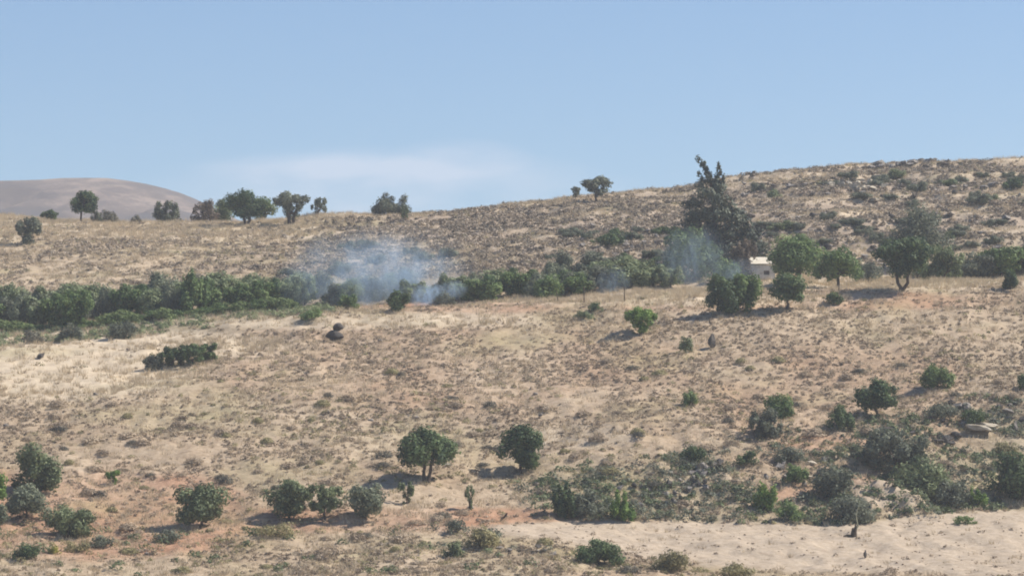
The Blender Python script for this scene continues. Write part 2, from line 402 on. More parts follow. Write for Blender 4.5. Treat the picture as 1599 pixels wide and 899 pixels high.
def masks(px, row, x, y):
    n1 = fbm(x/7.0+11, y/9.0+3, 4); n2 = fbm(x/2.2+31, y/3.0, 3)
    w1 = n1*0.9+n2*0.35
    inview = sstep(170, 186, y)*(1-sstep(400, 430, y))
    # dry straw grass
    straw = 0.26+0.55*w1
    def ell(cx, cy, rx, ry, soft=0.55):
        q = ((px-cx)/rx)**2+((row-cy)/ry)**2
        return 1-sstep(1-soft, 1+soft, q+w1*0.6)
    far_m = (y > 284)
    meadow = np.maximum(ell(60, 575, 250, 52), ell(150, 540, 300, 26))*(~far_m)
    band = ell(560, 500, 330, 14)*(~far_m)
    band2 = ell(1060, 466, 280, 13)*(y < 300)
    band3 = ell(1400, 440, 240, 13)*(y < 300)
    ridge = np.clip(1-np.abs(row-(352+0.02*px))/26+w1*0.5, 0, 1)*(1-sstep(420, 640, px))*far_m
    ridge2 = ell(60, 400, 260, 50)*far_m
    crest = np.clip(1-(row-np.interp(px, KN[-1][0], KN[-1][1]))/14+w1*0.5, 0, 1)*(1-0.75*sstep(1060, 1200, px))*far_m
    rw = row + 0.030*(px-1350) + 9*w1
    dk = sum(a*np.exp(-((rw-c)/q)**2) for c, q, a in ((266, 6, 0.8), (290, 8, 1.0), (323, 8, 0.9), (354, 10, 1.1), (380, 9, 0.9)))
    dk = np.clip(dk, 0, 1)*sstep(1090, 1220, px)*far_m
    tband = np.clip(0.75-1.4*dk, 0, 1)*sstep(1120, 1220, px)*far_m
    sand = ell(900, 680, 90, 18)*(~far_m)
    lawn = np.clip(1.3-((px-50)/240)**2-((row-566)/44)**2+w1*0.5, 0, 1)*(~far_m)
    straw = np.clip(straw+meadow*0.8+lawn+band*0.6+band2*0.6+band3*0.7+ridge*0.8+ridge2*0.35+crest*0.7+tband*0.7+sand*0.5, 0, 1)
    field = sstep(620, 800, px+w1*60)*sstep(-3, 3, row-np.interp(px, EDX, EDR)+w1*3)*(y < 236)*(1-sstep(-5, 9, row+w1*16-np.interp(px, [600, 800, 900, 1000, 1100, 1200, 1400, 1600], [826, 831, 842, 860, 876, 887, 893, 896])))
    field = np.maximum(field, 0.9*np.exp(-(((x-22.9)/2.3)**2+((y-223.2)/2.0)**2)**2)*(w1 > -0.35))
    mauve = np.clip((ell(880, 380, 380, 62)*0.85+ell(1350, 345, 420, 92)*0.95+ell(560, 400, 260, 46)*0.45)*(1-0.8*tband)+0.9*dk, 0, 1)*far_m
    er = np.interp(px, EDX, EDR)
    bank = 0.8*sstep(-14, 26, row-np.interp(px, BTX, BTR)+w1*40)*(1-sstep(-2, 3, row-er))*sstep(760, 880, px+w1*80)*(y > 205)*np.clip(0.9+1.3*w1, 0.3, 1.1)*(y < 262)
    bank = np.maximum(bank, 0.12*sstep(800, 835, row+w1*30)*(1-sstep(760, 900, px))*(row > 826))
    redpatch = (ell(1235, 765, 36, 14)+ell(1352, 745, 22, 14)+ell(1290, 690, 70, 12))*(~far_m)
    bank = bank*(1-0.9*np.clip(redpatch, 0, 1))
    red = np.clip(ell(110, 800, 270, 66)*1.4+ell(560, 812, 440, 20)*0.9+ell(690, 560, 420, 80)*0.25+ell(1230, 745, 130, 50)*0.3+redpatch
                  + ell(1200, 470, 330, 16)*0.75+ell(700, 480, 160, 12)*0.6+ell(1330, 640, 200, 90)*0.25, 0, 1)*(y < 300)
    green = np.clip(bank*0.95+ell(250, 500, 330, 24)*0.9*(y > 268), 0, 1)
    mount = sstep(900, 1200, y)
    return [np.clip(m*inview, 0, 1) for m in (straw, red, field, mauve, green)]+[mount]
MK = masks(PX, ROW, XR, YR)
gm = make_mesh('ground', gv, gf, None, None, True)
for nm, a in zip(('straw', 'red', 'field', 'mauve', 'green', 'mount'), MK):
    at_ = gm.attributes.new(nm, 'FLOAT', 'POINT'); at_.data.foreach_set('value', a.astype(np.float32))

m, n, l, p = mat_new('hillside_soil')
tc = n.new('ShaderNodeTexCoord')
def noise(scale, detail, stretch=(1, 1, 1), rough=0.6, rot=0.0):
    mp = n.new('ShaderNodeMapping'); mp.inputs['Rotation'].default_value = (0, rot, 0); mp.inputs['Scale'].default_value = stretch; l.new(tc.outputs['Object'], mp.inputs[0])
    z = n.new('ShaderNodeTexNoise'); z.inputs['Scale'].default_value = scale; z.inputs['Detail'].default_value = detail
    z.inputs['Roughness'].default_value = rough; l.new(mp.outputs[0], z.inputs['Vector']); return z.outputs['Fac']
def ramp(f, stops):
    r = n.new('ShaderNodeValToRGB'); l.new(f, r.inputs[0])
    while len(r.color_ramp.elements) < len(stops): r.color_ramp.elements.new(0.5)
    for e, (q, c) in zip(r.color_ramp.elements, stops): e.position = q; e.color = (*c, 1)
    return r.outputs[0]
def mixc(f, a, b):
    x = n.new('ShaderNodeMix'); x.data_type = 'RGBA'; l.new(f, x.inputs[0])
    for s, v in ((6, a), (7, b)):
        if isinstance(v, tuple): x.inputs[s].default_value = (*v, 1)
        else: l.new(v, x.inputs[s])
    return x.outputs[2]
def attr(nm):
    a = n.new('ShaderNodeAttribute'); a.attribute_name = nm; return a.outputs['Fac']
def mth(op, a, b):
    x = n.new('ShaderNodeMath'); x.operation = op; x.use_clamp = True
    for i, v in enumerate((a, b)):
        if isinstance(v, (int, float)): x.inputs[i].default_value = v
        else: l.new(v, x.inputs[i])
    return x.outputs[0]
fine = noise(2.6, 8, (0.8, 1, 1), 0.75); mid_ = noise(0.55, 6, (0.7, 1.1, 1)); big_ = noise(0.09, 5)
soil = ramp(fine, [(0.30, (0.185,0.132,0.092)), (0.45, (0.310,0.229,0.158)), (0.58, (0.395,0.302,0.213)), (0.72, (0.475,0.378,0.275))])
grass = ramp(fine, [(0.30, (0.420,0.335,0.238)), (0.5, (0.550,0.455,0.338)), (0.70, (0.630,0.540,0.415))])
redc = ramp(fine, [(0.32, (0.200,0.098,0.058)), (0.5, (0.345,0.185,0.115)), (0.68, (0.450,0.275,0.180))])
fieldc = ramp(fine, [(0.30, (0.295,0.228,0.168)), (0.5, (0.415,0.338,0.258)), (0.70, (0.515,0.430,0.345))])
mauvec = ramp(fine, [(0.30, (0.165,0.128,0.108)), (0.5, (0.295,0.235,0.190)), (0.70, (0.420,0.345,0.280))])
greenc = ramp(fine, [(0.30, (0.080,0.074,0.048)), (0.5, (0.180,0.150,0.095)), (0.70, (0.320,0.250,0.165))])
mountc = mixc(ramp(noise(1.0, 5, (0.010, 0.005, 0.085), 0.6, 0.09), [(0.42, (1.0,1.0,1.0)), (0.54, (0.0,0.0,0.0))]), ramp(noise(0.03, 8, (1, 0.5, 1), 0.7), [(0.42, (0.085,0.064,0.056)), (0.5, (0.180,0.132,0.106)), (0.58, (0.270,0.203,0.162))]), (0.085,0.075,0.075))
c = mixc(mth('MULTIPLY', attr('mauve'), mth('ADD', mid_, 0.25)), soil, mauvec)
c = mixc(mth('MULTIPLY', attr('green'), mth('ADD', mid_, 0.4)), c, greenc)
c = mixc(mth('MULTIPLY', attr('red'), mth('ADD', mid_, 0.5)), c, redc)
c = mixc(mth('MULTIPLY', attr('straw'), mth('ADD', mid_, 0.4)), c, grass)
c = mixc(attr('field'), c, fieldc)
sg = n.new('ShaderNodeMapRange'); sg.inputs[1].default_value = 0.50; sg.inputs[2].default_value = 0.68; sg.inputs[4].default_value = 0.55
l.new(big_, sg.inputs[0])
c2 = mixc(sg.outputs[0], c, mixc(fine, (0.18,0.165,0.080), (0.44,0.380,0.215)))
c = mixc(attr('field'), c2, c)
c = mixc(attr('mount'), c, mixc(ramp(noise(0.11, 6, (1, 0.6, 1), 0.75), [(0.42, (0.8,0.8,0.8)), (0.58, (0.0,0.0,0.0))]), mountc, (0.100,0.076,0.064)))
l.new(c, p.inputs['Base Color']); p.inputs['Roughness'].default_value = 0.95; p.inputs['Specular IOR Level'].default_value = 0.1
bp = n.new('ShaderNodeBump'); bp.inputs['Strength'].default_value = 0.8; bp.inputs['Distance'].default_value = 0.16
l.new(noise(1.7, 8, (0.7, 1, 1), 0.7), bp.inputs['Height']); l.new(bp.outputs[0], p.inputs['Normal'])
gm.materials.append(m)
tag(link('ground', gm), kind='structure')

# ------------------------------------------------------------------ ground cover nobody could count
def scatter_points(n, d0, d1, px0=-420, px1=2020, seed=1):
    n = int(n*1.3) if px0 == -420 else n
    r = np.random.default_rng(seed)
    y = np.sqrt(r.uniform(d0*d0, d1*d1, n)); x = (r.uniform(px0, px1, n)-799.5)/F*y
    z = terr(x, y); px, row = proj(x, y, z)
    return x, y, z, px, row, r
def tussocks(name, pts, rad, hgt, nleaf, s1, s2, mat, r, up=0.3, tintc=None):
    x, y, z = pts; k = len(x)
    idx = np.repeat(np.arange(k), nleaf); n = len(idx)
    d = r.normal(size=(n, 3)); d[:, 2] = np.abs(d[:, 2]); d /= np.linalg.norm(d, axis=1, keepdims=True)
    q = r.uniform(0.55, 1.05, n)[:, None]
    el = r.uniform(0.75, 1.5, k)
    pos = np.stack([x[idx], y[idx], z[idx]], 1)+d*q*np.stack([(rad*el)[idx], rad[idx], hgt[idx]], 1)
    nrm = d+r.normal(size=(n, 3))*0.55+np.array([0, 0, up])
    v, f = leaf_quads(pos, nrm, s1, s2, r)
    t0 = r.uniform(0.1, 0.8, k) if tintc is None else tintc
    tint = np.clip(t0[idx]+r.normal(0, 0.2, n), 0, 1)
    return make_mesh(name, v, f, M[mat], tint)
def blades(name, pts, rad, hgt, nb, wdt, mat, r):
    x, y, z = pts; k = len(x); idx = np.repeat(np.arange(k), nb); n = len(idx)
    a = r.uniform(0, 2*math.pi, n); q = np.sqrt(r.random(n))*rad[idx]
    base = np.stack([x[idx]+np.cos(a)*q, y[idx]+np.sin(a)*q, z[idx]-0.03], 1)
    h = hgt[idx]*r.uniform(0.6, 1.2, n); lean = r.normal(0, 0.35, (n, 2))
    tip = base+np.stack([lean[:, 0]*h+np.cos(a)*0.2*h, lean[:, 1]*h, h], 1)
    th = r.uniform(0, math.pi, n); wv = np.stack([np.cos(th), np.sin(th)*0.4, np.zeros(n)], 1)*wdt
    v = np.stack([base-wv, base+wv, tip], 1).reshape(-1, 3)
    return make_mesh(name, v, np.arange(3*n).reshape(n, 3), M[mat], np.clip(r.uniform(0, 1, k)[idx]*0.6+r.uniform(0, 0.5, n), 0, 1))

def lawn_of(px, row, y):
    q = np.clip(1.3-((px-50)/240)**2-((row-566)/44)**2, 0, 1)
    b = np.clip(1.2-((row-np.interp(px, [0, 200, 400, 600, 800], [548, 532, 512, 500, 490]))/11)**2, 0, 1)*(px < 820)*0.9
    return np.maximum(q, b)*(y < 275)
def dens_thorn(px, row, x, y):
    s, rd, fl, mv, gr, _ = masks(px, row, x, y)
    lawn = lawn_of(px, row, y)
    clus = np.clip(0.55+1.3*fbm(x/4.0+2, y/5.0+8, 3)+0.8*fbm(x/17.0+5, y/14.0, 2), 0.05, 1.2)
    return clus*(1-0.9*lawn)*(1-0.65*(y > 284)*np.clip(1-(row-np.interp(px, KN[-1][0], KN[-1][1]))/16, 0, 1)*(px < 1200))*(1-np.where(y > 284, 0.5, 0.8)*sstep(0.45, 0.95, s))*(1-0.97*fl)*(1-0.55*rd)*(0.7+0.6*mv+0.2*gr)
# near slope, bank and foreground: brown-grey thorny cushions
x, y, z, px, row, r = scatter_points(100000, 193, 272, seed=3)
keep = r.random(len(x)) < dens_thorn(px, row, x, y)*0.50
x, y, z, row = x[keep], y[keep], z[keep], row[keep]
rad = r.uniform(0.08, 0.24, len(x))*np.where(r.random(len(x)) < 0.10, 1.9, 1.0)
tag(link('thorny_ground_cover', tussocks('thorny_ground_cover', (x, y, z), rad, rad*r.uniform(0.6, 1.1, len(x)), 20, 0.075, 0.034, 'thorn', r)), kind='stuff')
# far slope scrub
x, y, z, px, row, r = scatter_points(42000, 289, 384, seed=5)
keep = r.random(len(x)) < dens_thorn(px, row, x, y)*0.72
x, y, z, px = x[keep], y[keep], z[keep], px[keep]
rad = r.uniform(0.12, 0.36, len(x))*np.where(r.random(len(x)) < 0.10, 1.7, 1.0)
tag(link('thorny_ground_cover', tussocks('far_thorny_ground_cover', (x, y, z), rad, rad*r.uniform(0.6, 1.0, len(x)), 26, 0.12, 0.06, 'farthorn', r)), kind='stuff')
# dark scrub lines on the far slope
x, y, z, px, row, r = scatter_points(10000, 290, 380, 380, 2020, seed=6)
s_, rd_, fl_, mv_, gr_, _ = masks(px, row, x, y)
bandn = fbm(x/9.0, y/2.6, 3)
keep = (r.random(len(x)) < np.clip(mv_*1.2*(bandn > 0.0), 0, 1))
x, y, z = x[keep], y[keep], z[keep]
rad = r.uniform(0.18, 0.5, len(x))
tag(link('dark_scrub', tussocks('dark_scrub', (x, y, z), rad, rad*0.9, 26, 0.12, 0.06, 'scrub', r)), kind='stuff')
x, y, z, px, row, r = scatter_points(16000, 206, 262, 660, 2020, seed=7)
gr_ = masks(px, row, x, y)[4]
keep = r.random(len(x)) < gr_*np.clip(0.65+2.0*fbm(x/3.0+9, y/2.6, 3), 0, 1)*0.95
x, y, z = x[keep], y[keep], z[keep]
rad = r.uniform(0.15, 0.5, len(x))
tag(link('dark_scrub', tussocks('bank_scrub', (x, y, z), rad, rad*r.uniform(0.7, 1.2, len(x)), 34, 0.10, 0.045, 'slate', r)), kind='stuff')
# grey-green sage
x, y, z, px, row, r = scatter_points(34000, 193, 380, seed=8)
s_, rd_, fl_, mv_, gr_, _ = masks(px, row, x, y)
keep = r.random(len(x)) < np.clip(0.10+0.9*fbm(x/6.0+77, y/8.0+5, 3)+0.5*gr_, 0.03, 1)*(1-fl_)*(1-0.6*s_)*(1-0.85*lawn_of(px, row, y))*np.where((row > 825) | ((row > 640) & (row < 770)), 0.85, 0.5)
x, y, z = x[keep], y[keep], z[keep]
rad = r.uniform(0.12, 0.42, len(x))
tag(link('sage_ground_cover', tussocks('sage_ground_cover', (x, y, z), rad, rad*r.uniform(0.6, 1.0, len(x)), 28, 0.09, 0.035, 'sage', r)), kind='stuff')
# green low growth on the bank and along the foot of the hedge
x, y, z, px, row, r = scatter_points(30000, 200, 290, seed=9)
s_, rd_, fl_, mv_, gr_, _ = masks(px, row, x, y)
foot = ((px < 520) & (y > 271) & (y < 281))
keep = (r.random(len(x)) < np.where(foot, 0.40*np.clip(0.6+2*fbm(x/3.0, y/2.0, 2), 0, 1.5), np.where(y < 262, gr_*0.75, 0)*np.clip(0.55+1.8*fbm(x/3.5, y/3.0, 2), 0, 1)))
x, y, z, foot = x[keep], y[keep], z[keep], foot[keep]
rad = r.uniform(0.2, 0.5, len(x))
tag(link('green_ground_cover', tussocks('green_ground_cover', (x, y, z), rad, rad*r.uniform(0.7, 1.2, len(x)), 40, 0.12, 0.05, 'olive', r, tintc=np.where(foot, r.uniform(0.5, 1, len(x)), r.uniform(0, 0.5, len(x))))), kind='stuff')
# straw grass
x, y, z, px, row, r = scatter_points(90000, 193, 384, seed=12)
s_, rd_, fl_, mv_, gr_, _ = masks(px, row, x, y)
keep = r.random(len(x)) < np.clip(0.42+0.7*s_+0.5*fbm(x/6.0, y/5.0, 3), 0, 1)*(1-0.93*fl_)*(1-0.35*gr_)*(1-0.1*mv_)*0.75*(1-0.72*lawn_of(px, row, y))
x, y, z, sk = x[keep], y[keep], z[keep], s_[keep]
tag(link('dry_grass', blades('dry_grass', (x, y, z), r.uniform(0.12, 0.45, len(x)), r.uniform(0.16, 0.42, len(x))*(0.7+0.5*sk), 18, 0.022, 'straw', r)), kind='stuff')
# small stones
def rock_mesh(name, seed, mat, sub=2, flat=0.6, rough=0.35):
    import bmesh
    r = np.random.default_rng(seed); bm = bmesh.new(); bmesh.ops.create_icosphere(bm, subdivisions=sub, radius=1.0)
    pl = r.normal(size=(13, 3)); pl /= np.linalg.norm(pl, axis=1, keepdims=True); off = r.uniform(0.28, 0.75, 13)
    for v in bm.verts:
        c = np.array(v.co)
        for q, o in zip(pl, off):
            e = c@q-o
            if e > 0: c = c-q*e
        c = c*(1+rough*0.25*r.normal()*0.4)
        v.co = (c[0], c[1], c[2]*flat)
    co = np.array([v.co for v in bm.verts]); lo, hi = co.min(0), co.max(0)
    for v in bm.verts:
        for a in range(3): v.co[a] = (v.co[a]-(lo[a]+hi[a])/2)*2/(hi[a]-lo[a])*(1 if a < 2 else flat)
    if name == 'pointed_rock':
        for v in bm.verts:
            t = max(0.0, (v.co.z/flat+1)/2); v.co.x = v.co.x*(1-0.78*t**1.3)+0.35*t; v.co.y *= 1-0.6*t
    me = bpy.data.meshes.new(name); bm.to_mesh(me); bm.free()
    if mat: me.materials.append(M[mat])
    return me
rk = [rock_mesh('stone_shape', 50+i, None, 1) for i in range(4)]
def stones(name, x, y, z, size, mat, r):
    V, Fc, off = [], [], 0
    base = []
    for me in rk:
        v = np.empty(len(me.vertices)*3, np.float32); me.vertices.foreach_get('co', v)
        f = np.array([list(q.vertices) for q in me.polygons]); base.append((v.reshape(-1, 3), f))
    for i in range(len(x)):
        v, f = base[i % 4]; a = r.uniform(0, 6.28); ca, sa = math.cos(a), math.sin(a)
        q = v*size[i]*np.array([r.uniform(0.8, 1.5), 1, r.uniform(0.6, 1.1)])
        q = np.stack([q[:, 0]*ca-q[:, 1]*sa, q[:, 0]*sa+q[:, 1]*ca, q[:, 2]], 1)+np.array([x[i], y[i], z[i]+size[i]*0.15])
        V.append(q); Fc.append(f+off); off += len(v)
    return make_mesh(name, np.concatenate(V), np.concatenate(Fc), M[mat])
x, y, z, px, row, r = scatter_points(5200, 193, 382, seed=14)
s_, rd_, fl_, mv_, gr_, _ = masks(px, row, x, y)
keep = r.random(len(x)) < np.clip(0.05+0.25*mv_+0.35*gr_*(y < 250), 0, 1)*(1-fl_)*(1-0.7*s_)
x, y, z = x[keep], y[keep], z[keep]
tag(link('loose_stones', stones('loose_stones', x, y, z, r.uniform(0.07, 0.24, len(x)), 'stone', r)), kind='stuff')
# clods on the ploughed field
x, y, z, px, row, r = scatter_points(3200, 196, 227, 640, 2020, seed=15)
fl_ = masks(px, row, x, y)[2]
keep = (r.random(len(x)) < fl_*0.35)
x, y, z = x[keep], y[keep], z[keep]
M['clod'] = noisy_mat('earth_clods', [(0.25,0.185,0.135),(0.42,0.33,0.25)], 3)
tag(link('earth_clods', stones('earth_clods', x, y, z, r.uniform(0.03, 0.09, len(x)), 'clod', r)), kind='stuff')
for me in rk: bpy.data.meshes.remove(me)

# ------------------------------------------------------------------ trees and shrubs, each a thing of its own
def T(label, px, row, w_, h_, shape, mat, **kw): return plant(kw.pop('name', 'tree'), label, 'tree', px, row, w_, h_, shape, mat, **kw)
def B(label, px, row, w_, h_, shape, mat, **kw): return plant(kw.pop('name', 'shrub'), label, 'shrub', px, row, w_, h_, shape, mat, **kw)

# skyline and far left slope
B('dark vase-shaped shrub standing alone on the pale grass slope at far left', 44, 383, 38, 44, 'vase', 'slate', dens=1.5)
B('small dark green two-lobed bush on the skyline at the left', 75, 340, 27, 20, 'vase', 'dark', d=361, dens=1.6)
T('lone skyline tree with a crooked forked trunk and rounded crown before the far hill', 126, 347, 40, 53, 'round', 'dark', cb=0.36, lean=0.22, trunks=1, d=358, dens=1.5, tr=1.0, seed=12)
B('grey rounded bush on the skyline right of the crooked lone tree', 168, 346, 30, 21, 'dome', 'grey', d=360)
B('thin twiggy bush touching the crooked lone tree on its right', 150, 345, 20, 24, 'open', 'slate', d=359, dens=0.9)
B('smallest grey bush on the skyline against the far hill', 212, 346, 17, 12, 'dome', 'grey', d=360)
T('hazy grey-green uneven tree rising before the foot of the far hill', 260, 347, 42, 37, 'open', 'slate', cb=0.05, d=364, dens=1.3)
T('sparse half-dry twiggy tree on the ridge left of the big round tree', 318, 347, 42, 42, 'open', 'dry', cb=0.1, d=364, dens=0.8)
T('mid green tree half hidden behind the left side of the big round tree', 346, 346, 36, 42, 'round', 'olive', cb=0.15, d=366)
T('big dark round tree with two trunks on the left ridge', 384, 353, 72, 56, 'round', 'dark', cb=0.26, trunks=2, dens=1.5, tr=1.1)
T('green tree showing behind the right side of the big round tree', 412, 347, 40, 42, 'round', 'olive', cb=0.2, d=366)
T('open v-shaped tree with a leaning trunk on the left ridge', 453, 352, 58, 54, 'vase', 'slate', cb=0.22, lean=0.06, trunks=2, dens=0.8, nclump=14, tr=1.5)
T('small see-through tree right of the open v-shaped tree', 497, 337, 25, 30, 'open', 'slate', d=362, dens=0.7, cb=0.1, nclump=8)
B('wide spiky-topped bush alone on the middle of the skyline', 610, 334, 62, 35, 'spiky', 'slate', d=364, dens=1.2, nclump=16)
B('small pale green sapling in front of the wide spiky skyline bush', 632, 343, 12, 24, 'open', 'olive', dens=1.2)
B('tiny top-heavy shrub on the skyline left of the umbrella-like shrub', 899, 311, 14, 20, 'vase', 'slate', dens=1.6, cb=0.2)
T('small umbrella-like tree with flared crown alone on the bare skyline', 932, 316, 46, 41, 'vase', 'slate', cb=0.3, dens=1.3)

# the conifer with two spires
def conifer():
    x, y, z = atd(1120, 291); s = y/F; H = (436-248)*s
    r = np.random.default_rng(11); cl = []
    def c(px, row, rx, rz, dy=0):
        k = 0.9 if row < 292 else 1.0; rx, rz = rx*k, rz*k; cl.append((np.array([(px-1120)*s, dy*s, (436-row)*s]), np.array([rx, rx*0.9, rz])*s))
    for px, row, rx, rz in [(1091,252,4.5,6.5),(1095,257,4.8,6.5),(1098,262,5.1,6.5),(1102,268,5.4,6.5),(1104,273,5.8,6.5),(1109,278,6.1,6.5),(1107,284,6.4,6.5),(1113,289,6.7,6.5),(1119,294,7.0,6.5),(1099,258,3.5,6.0),(1103,266,3.5,6.0),(1092,274,3.5,6.0),(1097,282,3.5,6.0),(1123,262,3.6,6.5),(1124,268,3.9,6.5),(1124,273,4.3,6.5),(1120,279,4.6,6.5),(1121,285,4.9,6.5),(1121,290,5.3,6.5),(1124,296,5.6,6.5),(1131,280,3.0,6.0),(1129,288,4.0,6.0),(1100,286,5.0,4.0),
            (1094,294,8,8),(1126,300,10,9),(1103,306,14,8),(1088,320,14,8),(1075,322,10,7),(1124,318,18,10),(1138,330,12,9),(1092,338,18,11),(1120,340,22,12),
            (1148,348,15,10),(1080,358,15,13),(1108,362,22,14),(1138,366,20,12),(1160,372,16,11),(1072,380,16,14),(1100,390,20,14),(1132,394,22,14),(1165,394,14,13),(1110,416,18,12),(1150,416,18,12),(1062,392,15,14),(1172,396,13,16),(1120,380,24,16),(1144,334,12,9),(1084,344,14,10),(1064,372,12,12),(1172,372,14,11),(1180,390,13,12),(1164,356,13,10),(1184,410,12,14),(1156,338,11,8),(1196,398,7,8),(1186,366,7,6),(1052,404,10,10)]:
        c(px, row, rx, rz, r.uniform(-14, 14) if row > 300 else 0)
    pos, nrm, tint = crown_from(cl, 9500, 0.1, r, 0.35)
    v, f = leaf_quads(pos, nrm, 0.17, 0.075, r)
    root = link('conifer_tree', None, loc=(x, y, z-0.05))
    tag(root, 'tall ragged dark conifer with two bare spires rising above the ridge', 'tree')
    P = lambda px, row, dy=0: np.array([(px-1120)*s, dy*s, (436-row)*s])
    paths = [(np.array([P(1122, 440), P(1118, 400), P(1116, 350), P(1114, 310), P(1110, 285), P(1097, 256)]), [0.30, 0.26, 0.2, 0.13, 0.09, 0.03]),
             (np.array([P(1115, 320), P(1122, 295), P(1126, 262)]), [0.1, 0.07, 0.03])]
    for cc, q in cl[24:]:
        zz = max(cc[2]-14*s, 0.6); paths.append((bend((P(1116, 400)[0]*0.5, 0, zz), cc, r, 4, 0.05), np.linspace(0.08, 0.02, 4)))
    tv, tf = tubes(paths)
    link('trunk', make_mesh('conifer_wood', tv, tf, M['bark'], smooth=True), root)
    link('crown', make_mesh('conifer_crown', v, f, M['needle'], tint), root)
conifer()
T('dense dark blue-green tree in the smoke at the left foot of the tall conifer', 1082, 444, 88, 84, 'round', 'dark', cb=0.02, d=287, dens=1.5)
B('leafless brownish twiggy bush between the tall conifer and the white hut', 1162, 436, 40, 66, 'open', 'dry', d=286, dens=1.0)
B('fresh green bush at the right foot of the tall conifer', 1134, 436, 46, 44, 'dome', 'mid', d=284)
# row of trees on the right
B('dark round evergreen bush casting a long shadow in front of the conifer', 1134, 489, 62, 60, 'round', 'dark', cb=0.02, dens=1.5)
B('green-edged evergreen bush growing against the right of the dark round one', 1166, 487, 46, 60, 'round', 'mid', cb=0.02, dens=1.4)
T('small dark tree with a short bare trunk in front of the white hut', 1229, 485, 56, 58, 'round', 'dark', cb=0.28, dens=1.5)
T('large green tree just right of the white hut', 1247, 461, 90, 78, 'round', 'mid', cb=0.22, d=281, dens=1.3)
T('wide light green tree with a stout trunk second to the right of the hut', 1308, 460, 76, 66, 'dome', 'mid', cb=0.28, d=278, dens=1.3)
B('small ring-shaped bush between the light green tree and the dark two-stemmed tree', 1358, 438, 44, 32, 'dome', 'slate', d=283)
T('dark tree with spread bare stems and a long shadow on red soil', 1409, 456, 82, 86, 'round', 'dark', cb=0.30, trunks=2, dens=1.5, tr=0.9)
T('tall dark bushy tree behind the dark two-stemmed one', 1440, 440, 92, 112, 'round', 'slate', cb=0.2, d=291, dens=1.3)
T('thin grey-green tree right of the dark two-stemmed tree', 1472, 450, 66, 66, 'open', 'olive', cb=0.2, d=281, dens=1.1)
T('broad low grey-green tree in the row at the right under the rocky slope', 1520, 446, 74, 46, 'round', 'slate', cb=0.15, d=284)
T('leafy green tree with slanting stems at the right end of the row', 1566, 440, 78, 52, 'vase', 'mid', cb=0.2, d=284, dens=1.3)
T('green tree cut by the right frame edge in the far row', 1612, 436, 60, 50, 'round', 'olive', cb=0.15, d=285)
B('dark upright bush at the far right end of the red field edge', 1578, 453, 25, 31, 'dome', 'dark', dens=1.7)
B('little dark green bush below the light green tree on bare soil', 1303, 475, 26, 19, 'dome', 'dark', dens=1.6)
# open slope
B('bright green bush on a short stem alone on the upper slope', 1001, 523, 50, 43, 'vase', 'bright', cb=0.14, dens=1.5, nclump=26)
B('small grey-green bush beside the pointed dark rock', 1071, 550, 23, 25, 'dome', 'olive')
B('small green bush alone in the middle of the right slope', 1077, 633, 26, 23, 'dome', 'mid', dens=1.4)
B('green leafy bush above a grey one on the right slope', 1217, 655, 46, 40, 'dome', 'mid', dens=1.2)
B('tangled grey bush below the green leafy one on the right slope', 1196, 684, 52, 46, 'open', 'slate', dens=1.2)
T('dark green small tree on a leaning stem on the right slope', 1370, 652, 66, 60, 'round', 'dark', cb=0.25, lean=-0.05, dens=1.4)
B('dark round bush left of the leaning small tree', 1312, 667, 42, 34, 'dome', 'dark', dens=1.3)
B('rounded green bush high on the right slope', 1464, 606, 52, 36, 'dome', 'mid', dens=1.4)
B('dark bush cut by the right frame edge on the slope', 1601, 606, 26, 24, 'dome', 'dark')
B('upright olive bush below the row, in the dry grass', 930, 487, 24, 16, 'dome', 'dark')
B('low olive shrub at the top of the upper slope', 912, 498, 34, 14, 'dome', 'olive')
# two specimen trees of the middle
T('neat dark umbrella-crowned tree on a forked trunk in the middle of the slope', 667, 753, 88, 86, 'dome', 'dark', cb=0.34, trunks=2, dens=1.7, nclump=30, seed=23, tr=0.9)
T('dense dark drooping tree right of the umbrella-crowned one', 813, 739, 66, 76, 'round', 'dark', cb=0.14, dens=1.6, nclump=30, seed=6)
B('thin forked sapling in the shadow of the umbrella-crowned tree', 634, 787, 26, 36, 'vase', 'olive', dens=0.7, nclump=6)
B('thin dark upright sapling between the two middle trees', 733, 796, 15, 40, 'vase', 'olive', dens=1.0, nclump=7)
# lower orchard row
T('leafy rounded olive tree uppermost at the left frame edge', 58, 764, 78, 70, 'round', 'olive', cb=0.02, dens=1.4, seed=3)
T('silvery olive tree with a dark shadow below the leafy rounded one', 42, 808, 70, 52, 'dome', 'silver', cb=0.10, dens=1.4)
T('spreading green olive tree lowest at the left', 108, 839, 76, 50, 'round', 'olive', cb=0.06, dens=1.5, seed=44)
T('light green tree cut by the left frame edge', -12, 790, 44, 52, 'round', 'bright', cb=0.1)
T('silver green tree cut by the left frame edge beneath the light green one', -10, 826, 46, 42, 'round', 'silver', cb=0.1)
B('small sprouting green shoot on the red earth bank at left', 177, 757, 22, 24, 'vase', 'bright', dens=0.9, nclump=5)
T('round olive tree with a short trunk on the red terrace', 314, 824, 82, 68, 'round', 'olive', cb=0.16, dens=1.5, seed=8)
T('dense olive tree first of three in a row on the terrace', 450, 812, 72, 62, 'round', 'olive', cb=0.12, dens=1.5, seed=9)
T('airy olive tree middle of three in a row on the terrace', 508, 812, 52, 56, 'open', 'olive', cb=0.25, dens=1.2, seed=10)
T('silvery olive tree last of three in a row on the terrace', 570, 811, 60, 54, 'round', 'silver', cb=0.14, dens=1.4, seed=13)
B('low dark green bush in the bottom left corner', 40, 872, 42, 24, 'dome', 'dark', dens=1.3)
